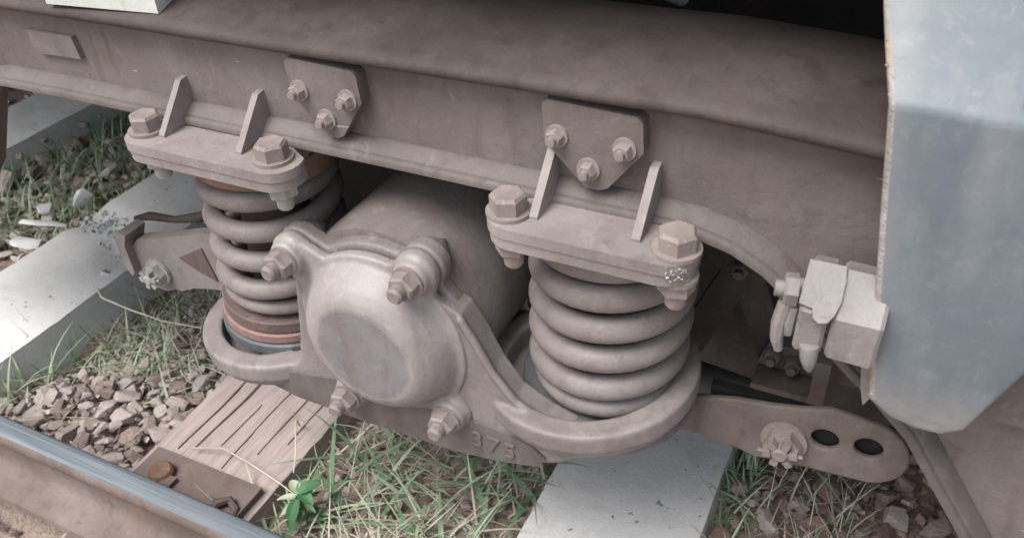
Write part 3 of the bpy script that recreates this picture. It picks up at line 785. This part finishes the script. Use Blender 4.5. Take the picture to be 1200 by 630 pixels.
# shelf behind the apron joining cups to the housing
for (xa, xb, za) in ((-.16, -.05, .27), (-.43, -.32, .235)): box(bm, xa, xb, -.09, .09, za - .035, za - .005)
bm = remeshed(bm, .0024, 2)
def split(bm, test):
    b2 = bm.copy()
    bmesh.ops.delete(bm, geom=[f for f in bm.faces if test(f.calc_center_median())], context='FACES')
    bmesh.ops.delete(b2, geom=[f for f in b2.faces if not test(f.calc_center_median())], context='FACES')
    return b2
rt = split(bm, lambda c: ((c.x - TR[0]) ** 2 + (c.y - TR[1]) ** 2) < .1335 ** 2 and c.z > .25)
lt = split(bm, lambda c: ((c.x - TL[0]) ** 2 + (c.y - TL[1]) ** 2) < .1335 ** 2 and c.z > .18)
apr = apart('apron', bm, M['cast'], keep=True)
apart('spring_cup', rt, M['cast'], keep=True); apart('spring_cup', lt, M['cast'], keep=True)
# housing
bm = bmesh.new()
HZ = (AX.x, 0, AX.z + .008)
lathe(bm, [(0, .085), (.118, .085), (.120, .06), (.119, -.02), (.119, -.16), (.112, -.30), (.098, -.34), (.06, -.36), (0, -.36)], HZ, (0, -1, 0), 64)
apart('housing', bm, M['cast'], angle=50)
# lug layout, turned with the box
def lug(a, b):
    return (AX.x + a * math.cos(TILT) - b * math.sin(TILT), AX.z + a * math.sin(TILT) + b * math.cos(TILT))
LUGS = [lug(-.088, .100), lug(.080, .098), lug(-.064, -.098), lug(.080, -.096)]
C0 = (AX.x + .008, AX.z + .003)
def flange_bm(y0, y1, rl, rc):
    bm = bmesh.new()
    lathe(bm, [(0, y0), (rc, y0), (rc, y1), (0, y1)], (C0[0], 0, C0[1]), (0, 1, 0), 64)
    for (x, z) in LUGS:
        lathe(bm, [(0, y0), (rl, y0), (rl, y1), (0, y1)], (x, 0, z), (0, 1, 0), 28)
        d = Vector((C0[0] - x, C0[1] - z)).normalized(); n = Vector((-d.y, d.x)) * rl
        e = Vector((x, z)) + d * .07; n2 = n * 1.6
        prism(bm, [(x + n.x, z + n.y), (x - n.x, z - n.y), (e.x - n2.x, e.y - n2.y), (e.x + n2.x, e.y + n2.y)], y0, y1)
    return bm
bm = remeshed(flange_bm(-.100, -.080, .027, .116), .0028, 5)
apart('body_flange', bm, M['cast'], keep=True)
# domed cover
bm = flange_bm(-.116, -.1035, .026, .110)
lathe(bm, [(0, .10), (.108, .10), (.105, .107), (.0995, .119), (.092, .132), (.0835, .143), (.074, .1505), (.066, .1535), (0, .154)], (C0[0], 0, C0[1]), (0, -1, 0), 72)
for (x, z) in LUGS:
    lathe(bm, [(0, .10), (.0235, .10), (.0215, .124), (.019, .128), (0, .128)], (x, 0, z), (0, -1, 0), 24)
bm = remeshed(bm, .0026, 6)
jitter(bm, .0006, 35)
cov = apart('cover', bm, M['cover'], keep=True)
for k, (x, z) in enumerate(LUGS):
    b = bmesh.new(); lathe(b, [(0, 0), (.0185, 0), (.0185, .004), (0, .004)], d=(0, -1, 0), seg=22)
    hexhead(b, (0, -.004, 0), (0, -1, 0), .0165, .015, rot=.3 + k)
    lathe(b, [(0, .012), (.0095, .012), (.0095, .028), (.007, .031), (0, .031)], d=(0, -1, 0), seg=14)
    o = obj('cover_nut', b, M['bolt'], cov); o.location = Vector((x, -.1275, z)) - AX
# split clamp ears over the top lugs
for (x, z, s) in ((LUGS[0][0], LUGS[0][1], -1), (LUGS[1][0], LUGS[1][1], 1)):
    b = bmesh.new()
    lathe(b, [(0, -.10), (.0225, -.10), (.0225, -.080), (.017, -.068), (.010, -.062), (0, -.045)], (x, 0, z + .002), (0, 1, 0), 32)
    d = Vector((C0[0] - x, C0[1] - z)).normalized() * .06
    lathe(b, [(0, -.098), (.034, -.098), (.036, -.05), (0, -.045)], (x + d.x, 0, z + d.y), (0, 1, 0), 24)
    b = remeshed(b, .0028, 6)
    apart('clamp_ear', b, M['cast'], keep=True)
# keeper plate, darker than the casting, along its bottom
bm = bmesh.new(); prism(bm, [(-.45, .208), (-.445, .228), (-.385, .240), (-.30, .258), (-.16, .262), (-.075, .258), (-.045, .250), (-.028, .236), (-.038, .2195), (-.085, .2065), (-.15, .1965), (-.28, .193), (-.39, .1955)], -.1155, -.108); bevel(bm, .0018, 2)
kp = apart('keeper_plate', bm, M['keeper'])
# raised casting number
cu = bpy.data.curves.new('num', 'FONT'); cu.body = '375'; cu.size = .034; cu.extrude = .0012; cu.bevel_depth = .0007; cu.space_character = 1.25
to = bpy.data.objects.new('num', cu); col.objects.link(to)
dg = bpy.context.evaluated_depsgraph_get(); dg.update()
me = bpy.data.meshes.new_from_object(to.evaluated_get(dg)); bpy.data.objects.remove(to)
b = bmesh.new(); b.from_mesh(me); bpy.data.meshes.remove(me)
xf(b, Matrix.Translation((-.125, -.1158, .222)) @ Matrix.Rotation(R(3), 4, 'Y') @ Matrix.Rotation(R(90), 4, 'X'))
apart('casting_number', b, M['frame'], kp, angle=30)

# tie bars left and right
def bar_outline(pts): return pts
def holed_bar(bm, outline, holes, y0, y1, seg=20):
    """plate with round holes: fill the outline minus holes with triangle_fill and extrude"""
    vs = [bm.verts.new((p[0], y0, p[1])) for p in outline]
    es = [bm.edges.new((vs[i], vs[(i + 1) % len(vs)])) for i in range(len(vs))]
    for (hx, hz, hr) in holes:
        hv = [bm.verts.new((hx + hr * math.cos(2 * PI * k / seg), y0, hz + hr * math.sin(2 * PI * k / seg))) for k in range(seg)]
        es += [bm.edges.new((hv[i], hv[(i + 1) % seg])) for i in range(seg)]
    r = bmesh.ops.triangle_fill(bm, edges=es, use_beauty=True, use_dissolve=False)
    ext = bmesh.ops.extrude_face_region(bm, geom=[f for f in bm.faces])
    for v in [e for e in ext['geom'] if isinstance(e, bmesh.types.BMVert)]: v.co.y += (y1 - y0)
def castle_nut():
    b = bmesh.new(); lathe(b, [(0, 0), (.026, 0), (.026, .005), (0, .005)], d=(0, -1, 0), seg=24)
    hexhead(b, (0, -.005, 0), (0, -1, 0), .021, .014, rot=.2, cham=.05)
    for k in range(6):
        a = 2 * PI * k / 6 + .2; c, s = math.cos(a) * .0145, math.sin(a) * .0145
        bb = bmesh.new(); box(bb, -.0045, .0045, -.028, -.017, -.004, .004)
        xf(bb, Matrix.Translation((c, 0, s)) @ Matrix.Rotation(-a, 4, 'Y'))
        t_ = bpy.data.meshes.new('t'); bb.to_mesh(t_); bb.free(); b.from_mesh(t_); bpy.data.meshes.remove(t_)
    lathe(b, [(0, .01), (.010, .01), (.010, .027), (.007, .030), (0, .030)], d=(0, -1, 0), seg=14)
    tube(b, [(-.024, -.0235, -.004), (.024, -.0235, .003)], .0022, 6)
    return b
bm = bmesh.new()
ol = [(.02, .255), (.02, .185), (.11, .196), (.155, .192), (.18, .186), (.20, .190), (.26, .196)] + arc(.293, .243, .0455, -75, 78, 9) + [(.25, .292), (.22, .281), (.19, .274), (.15, .268), (.10, .254)]
holed_bar(bm, ol, [(.2507, .2455, .0150), (.2955, .2505, .0150)], .018, .027)
bevel(bm, .0025, 2, 50)
xf(bm, Matrix.Translation((.002, 0, .010)))
tbR = apart('tie_bar', bm, M['greyst'], angle=50); tbR['label'] = 'right tie bar with two round holes'
o = obj('castle_nut', castle_nut(), M['bolt'], tbR); o.location = Vector((.211, .017, .241)) - AX
bm = bmesh.new(); box(bm, .12, .325, .029, .040, .212, .282); bevel(bm, .004); apart('hole_shade_plate', bm, M['black'], tbR)  # black sheet added behind the holes to make them read dark
bm = bmesh.new()
ol = [(-.42, .255), (-.42, .165), (-.52, .158), (-.66, .152), (-.72, .146), (-.765, .134), (-.80, .118)] + arc(-.845, .150, .043, -50, -190, 8) + [(-.885, .19), (-.868, .208), (-.84, .217), (-.78, .235), (-.70, .262), (-.6, .272)]
prism(bm, ol, .070, .092); bevel(bm, .003)
b2 = bmesh.new(); prism(b2, [(-.903, .150), (-.893, .135), (-.884, .145), (-.884, .20), (-.872, .224), (-.888, .228), (-.903, .212)], .055, .10); bevel(b2, .004)
t_ = bpy.data.meshes.new('t'); b2.to_mesh(t_); b2.free(); bm.from_mesh(t_); bpy.data.meshes.remove(t_)
tbL = apart('tie_bar', bm, M['cast'], angle=50)
o = obj('castle_nut', castle_nut(), M['palebolt'], tbL); o.location = Vector((-.838, .069, .150)) - AX
bm = bmesh.new(); prism(bm, [(-.775, .196), (-.715, .231), (-.700, .168), (-.735, .178)], .0675, .074)
apart('bar_recess', bm, M['shim'], tbL)
bm = bmesh.new(); tube(bm, [(-.90, .105, .222), (-.86, .105, .236), (-.80, .105, .243), (-.74, .105, .262), (-.70, .105, .285)], [.004, .008, .006, .009, .006], 10)
apart('bar_shadow', bm, M['dark'], tbL)  # dark tube drawn in place of the ragged shadow above the bar

# ------------------------------------------------------------------ wheelset deep behind
ws = thing('wheelset', (AX.x, 1.05, AX.z), 'dark spoked-out wheel and axle deep behind the axle box'.replace('spoked-out ', ''), 'wheel')
bm = bmesh.new(); lathe(bm, [(0, -.72), (.065, -.72), (.07, -.2), (.075, -.10), (.075, 1.2), (0, 1.2)], (0, 0, 0), (0, 1, 0), 32); obj('axle', bm, M['dark'], ws)
for yy in (0, 1.05):
    bm = bmesh.new(); sgn = 1 if yy == 0 else -1
    lathe(bm, [(.076, -.08), (.12, -.08), (.13, -.03), (.28, -.01), (.29, -.06), (.347, -.06), (.352, .05), (.378, .06), (.378, .075), (.29, .075), (.28, .02), (.13, .02), (.12, .09), (.076, .09)], (0, yy, 0), (0, sgn, 0), 72, closed=True)
    obj('wheel', bm, M['dark'], ws, angle=40)
bm = bmesh.new(); box(bm, -.68, 1.25, -.60, -.12, -.36, .27); bevel(bm, .02); obj('added_dark_box', bm, M['black'], ws)  # added black box, hides lit ground behind the axle box

# ------------------------------------------------------------------ brake rigging in the right arch
br = thing('brake_rigging', (.15, .2, .15), 'dark brake rigging with an A-shaped hanger in the shade of the right arch', 'brake gear')
BO = Vector(br.location)
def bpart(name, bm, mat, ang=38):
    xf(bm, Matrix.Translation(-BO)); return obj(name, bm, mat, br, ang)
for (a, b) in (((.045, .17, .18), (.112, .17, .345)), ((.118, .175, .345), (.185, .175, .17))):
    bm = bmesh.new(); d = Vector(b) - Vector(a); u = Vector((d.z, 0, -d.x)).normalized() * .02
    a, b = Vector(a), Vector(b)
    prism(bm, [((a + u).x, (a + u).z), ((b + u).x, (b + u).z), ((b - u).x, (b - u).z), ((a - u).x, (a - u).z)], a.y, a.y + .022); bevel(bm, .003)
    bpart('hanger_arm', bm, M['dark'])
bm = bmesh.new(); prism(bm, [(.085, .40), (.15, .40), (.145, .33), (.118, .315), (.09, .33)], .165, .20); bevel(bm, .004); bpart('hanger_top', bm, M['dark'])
bm = bmesh.new(); box(bm, -.12, .62, .30, .36, .02, .46); bevel(bm, .01); bpart('added_backdrop', bm, M['dark'])  # added dark backdrop, covers bright ground behind the hanger arms
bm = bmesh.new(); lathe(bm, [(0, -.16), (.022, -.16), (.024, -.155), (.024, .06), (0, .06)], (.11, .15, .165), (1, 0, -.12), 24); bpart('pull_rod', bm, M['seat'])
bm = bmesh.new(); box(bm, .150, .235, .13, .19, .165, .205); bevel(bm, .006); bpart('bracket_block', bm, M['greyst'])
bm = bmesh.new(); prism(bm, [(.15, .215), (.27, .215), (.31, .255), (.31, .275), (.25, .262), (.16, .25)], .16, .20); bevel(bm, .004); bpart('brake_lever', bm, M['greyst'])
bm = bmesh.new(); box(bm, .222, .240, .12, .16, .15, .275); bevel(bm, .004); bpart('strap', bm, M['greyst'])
for (x, z) in ((.168, .238), (.195, .232), (.115, .36)):
    bm = bmesh.new(); hexhead(bm, (x, .158, z), (0, -1, 0), .012, .012); lathe(bm, [(0, 0), (.006, 0), (.006, .02), (0, .02)], (x, .158, z), (0, -1, 0), 10); bpart('rigging_bolt', bm, M['greyst'])

# ------------------------------------------------------------------ blue grey box at right
bo = thing('equipment_box', (.285, -.12, .45), 'weathered blue grey steel box with chipped edges hanging at the right side', 'box')
BX = Vector(bo.location)
front = [(.2785, -.122, .458), (.2425, -.120, .722), (.2215, -.060, .772), (.150, .09, .93), (.60, .09, .93), (.60, -.06, .770), (.447, -.120, .718), (.400, -.122, .580), (.354, -.120, .446), (.341, -.116, .434), (.320, -.115, .4315), (.298, -.117, .440)]
# sheet metal shell: front faces, thickness behind
bm = bmesh.new()
F = [bm.verts.new(p) for p in front]
Bk = [bm.verts.new((p[0] + (.006 if i < 3 else 0), p[1] + .066, p[2] + (.01 if 2 <= i <= 5 else .012 if i > 7 else 0))) for i, p in enumerate(front)]
bm.faces.new((F[1], F[2], F[5], F[6])); bm.faces.new((F[2], F[3], F[4], F[5]))
bm.faces.new((F[0], F[1], F[6], F[7], F[8], F[9], F[10], F[11]))
bm.faces.new((Bk[1], Bk[6], Bk[5], Bk[2])); bm.faces.new((Bk[2], Bk[5], Bk[4], Bk[3])); bm.faces.new([Bk[i] for i in (0, 11, 10, 9, 8, 7, 6, 1)])
for i in range(12):
    j = (i + 1) % 12; bm.faces.new((F[i], Bk[i], Bk[j], F[j]))
bmesh.ops.recalc_face_normals(bm, faces=bm.faces)
bevel(bm, .0055, 3, 25)
bmesh.ops.triangulate(bm, faces=[f for f in bm.faces if len(f.verts) > 4])
bmesh.ops.subdivide_edges(bm, edges=[e for e in bm.edges if e.calc_length() > .03], cuts=3, use_grid_fill=True)
jitter(bm, .0010, 14)
for f in bm.faces:
    c = f.calc_center_median()
    for a_, b_ in ((0, 1), (1, 2), (2, 3)):
        A_, B_ = Vector(front[a_]), Vector(front[b_]); t_ = max(0, min(1, (c - A_).dot(B_ - A_) / (B_ - A_).length_squared))
        if (c - (A_ + (B_ - A_) * t_)).length < .0062 + .002 * noise.noise(c * 60): f.material_index = 1
xf(bm, Matrix.Translation(-BX)); obj('box_shell', bm, [M['box'], M['chip']], bo, angle=50)
# chipped edge strip: bare metal flakes along the left edges
bm = bmesh.new(); rnd = random.Random(14); sp = []
for k in range(70):
    t = rnd.random()
    if rnd.random() < .6: p = Vector(front[0]).lerp(Vector(front[1]), t)
    else: p = Vector(front[1]).lerp(Vector(front[2]), t)
    sp.append((p + Vector((.0025 + rnd.uniform(-.0015, .004), .002 + rnd.uniform(-.002, .003), rnd.uniform(-.001, .001))), rnd.uniform(.0006, .0015), 0))
add_rocks(bm, sp, rnd)
xf(bm, Matrix.Translation(-BX)); o = obj('chipped_edge', bm, M['chip'], bo, angle=20); o['kind'] = 'stuff'
bm = bmesh.new(); hexhead(bm, (.329, -.1105, .734), (0, -.6, .7), .0075, .005)
xf(bm, Matrix.Translation(-BX)); obj('box_bolt', bm, M['chip'], bo)

bm = bmesh.new(); box(bm, .362, .47, -.058, -.0415, .415, .488); bevel(bm, .004)
xf(bm, Matrix.Translation(-BX)); obj('box_bracket', bm, M['greyst'], bo)
# ------------------------------------------------------------------ large pale stud nut left of the box
sn = thing('stud_nut', (.235, -.10, .53), 'pale grey pair of big hexagon nuts on a stud beside the blue grey box', 'nut')
SO = Vector(sn.location)
def spart(name, bm, mat, ang=38):
    xf(bm, Matrix.Translation(-SO)); return obj(name, bm, mat, sn, ang)
ax_ = (1, .02, -.03); HC = Vector((.240, -.10, .529))
for (x0, x1, r_) in ((.212, .2345, .0425), (.2375, .276, .0432)):
    bm = bmesh.new(); o_ = HC + Vector(ax_) * (x0 - .240)
    lathe(bm, [(0, 0), (r_ - .003, 0), (r_, .003), (r_, x1 - x0 - .003), (r_ - .003, x1 - x0), (0, x1 - x0)], o_, ax_, 6, rot=.61)
    bevel(bm, .0045, 3, 40); jitter(bm, .0009, 30); spart('hex_nut', bm, M['clamp'])
bm = bmesh.new(); nv = Vector((0, -.574, .819)); tv = Vector((0, -.819, -.574))
outl = [(-.028, -.022), (.0, -.022), (.002, -.010), (.0025, .008), (.0, .020), (-.004, .027), (-.010, .029), (-.015, .026), (-.017, .018), (-.028, .016)]
A_ = []
for h_ in (.0365, .0415): A_.append([bm.verts.new(HC + Vector((px_, 0, 0)) + tv * sv_ + nv * h_) for px_, sv_ in outl])
bm.faces.new(A_[0]); bm.faces.new(A_[1][::-1])
for k in range(len(outl)): bm.faces.new((A_[0][k], A_[1][k], A_[1][(k + 1) % len(outl)], A_[0][(k + 1) % len(outl)]))
bevel(bm, .0015, 2, 40); spart('lock_plate', bm, M['clamp'])
bm = bmesh.new(); tube(bm, [(.226, -.137, .514), (.2275, -.139, .502), (.229, -.138, .492), (.230, -.136, .486)], [.008, .007, .0045, .0018], 10); spart('plate_tail', bm, M['clamp'])
bm = bmesh.new(); lathe(bm, [(0, -.006), (.013, -.006), (.015, -.003), (.015, .02), (0, .02)], (.200, -.10, .533), ax_, 20); spart('stud', bm, M['clamp'])
bm = bmesh.new(); hexhead(bm, (.208, -.12, .553), (-1, -.2, 0), .014, .011); lathe(bm, [(0, 0), (.007, 0), (.007, .016), (0, .016)], (.206, -.12, .553), (-1, -.2, 0), 12)
hexhead(bm, (.208, -.118, .526), (-1, -.2, 0), .013, .010); spart('lock_bolt', bm, M['clamp'])
bm = bmesh.new(); tube(bm, [(.201, -.126, .543), (.1985, -.130, .523), (.199, -.131, .508), (.202, -.130, .496)], [.006, .0062, .0055, .004], 8); tube(bm, [(.207, -.124, .540), (.206, -.128, .525), (.207, -.128, .513)], [.006, .006, .004], 8); spart('cotter_pin', bm, M['clamp'])
bm = bmesh.new(); prism(bm, [(.262, .50), (.290, .50), (.292, .46), (.285, .428), (.278, .41), (.272, .43), (.268, .455)], -.078, -.064); bevel(bm, .003); jitter(bm, .0008, 40); spart('hanging_lug', bm, M['chip'])

# ------------------------------------------------------------------ carriage above (only its shade and dark underside reach the picture)
ca = thing('carriage', (0, 1.5, 1.0), 'dark carriage underside above the bogie, black gap at the top right', 'carriage')
CO = Vector(ca.location)
def cpart(name, bm, mat):
    xf(bm, Matrix.Translation(-CO)); return obj(name, bm, mat, ca)
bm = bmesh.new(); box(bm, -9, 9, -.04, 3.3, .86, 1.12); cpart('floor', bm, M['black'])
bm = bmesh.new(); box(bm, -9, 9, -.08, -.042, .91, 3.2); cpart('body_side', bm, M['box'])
bm = bmesh.new(); box(bm, -9, 9, 3.22, 3.29, -.1, .858); cpart('added_light_stop', bm, M['black'])  # unseen panel added to stop light coming in from the far side
bm = bmesh.new(); box(bm, -.52, 1.2, .10, .30, .735, .858); cpart('added_shade_beam', bm, M['black'])  # beam added to cut sky light on the back of the frame top
bm = bmesh.new(); prism(bm, [(-9, .858), (9, .858), (9, .7), (-9, .7)], 2.0, 2.1); cpart('added_shade_beam', bm, M['black'])  # added far beam, helps shut out light from the far side
# hose along the top of the frame
bm = bmesh.new(); tube(bm, [(-.16, .15, .80), (-.12, .14, .74), (-.08, .135, .712), (-.035, .13, .704), (.0, .135, .70), (.02, .16, .68)], [.014, .014, .014, .013, .012, .010], 12)
o = obj('air_hose', bm, M['hose'], angle=60); tag(o, 'grey air hose end lying on the back of the frame top at the top centre', 'hose')
# pale plate on the frame top at the left
bm = bmesh.new(); box(bm, -.16, .0, 0, .04, 0, .09); bevel(bm, .004)
o = obj('pale_block', bm, M['pale'], angle=40); o.location = (-.512, -.048, .676); o.rotation_euler = (0, 0, R(6)); tag(o, 'pale grey green block standing on the left top of the frame', 'block')
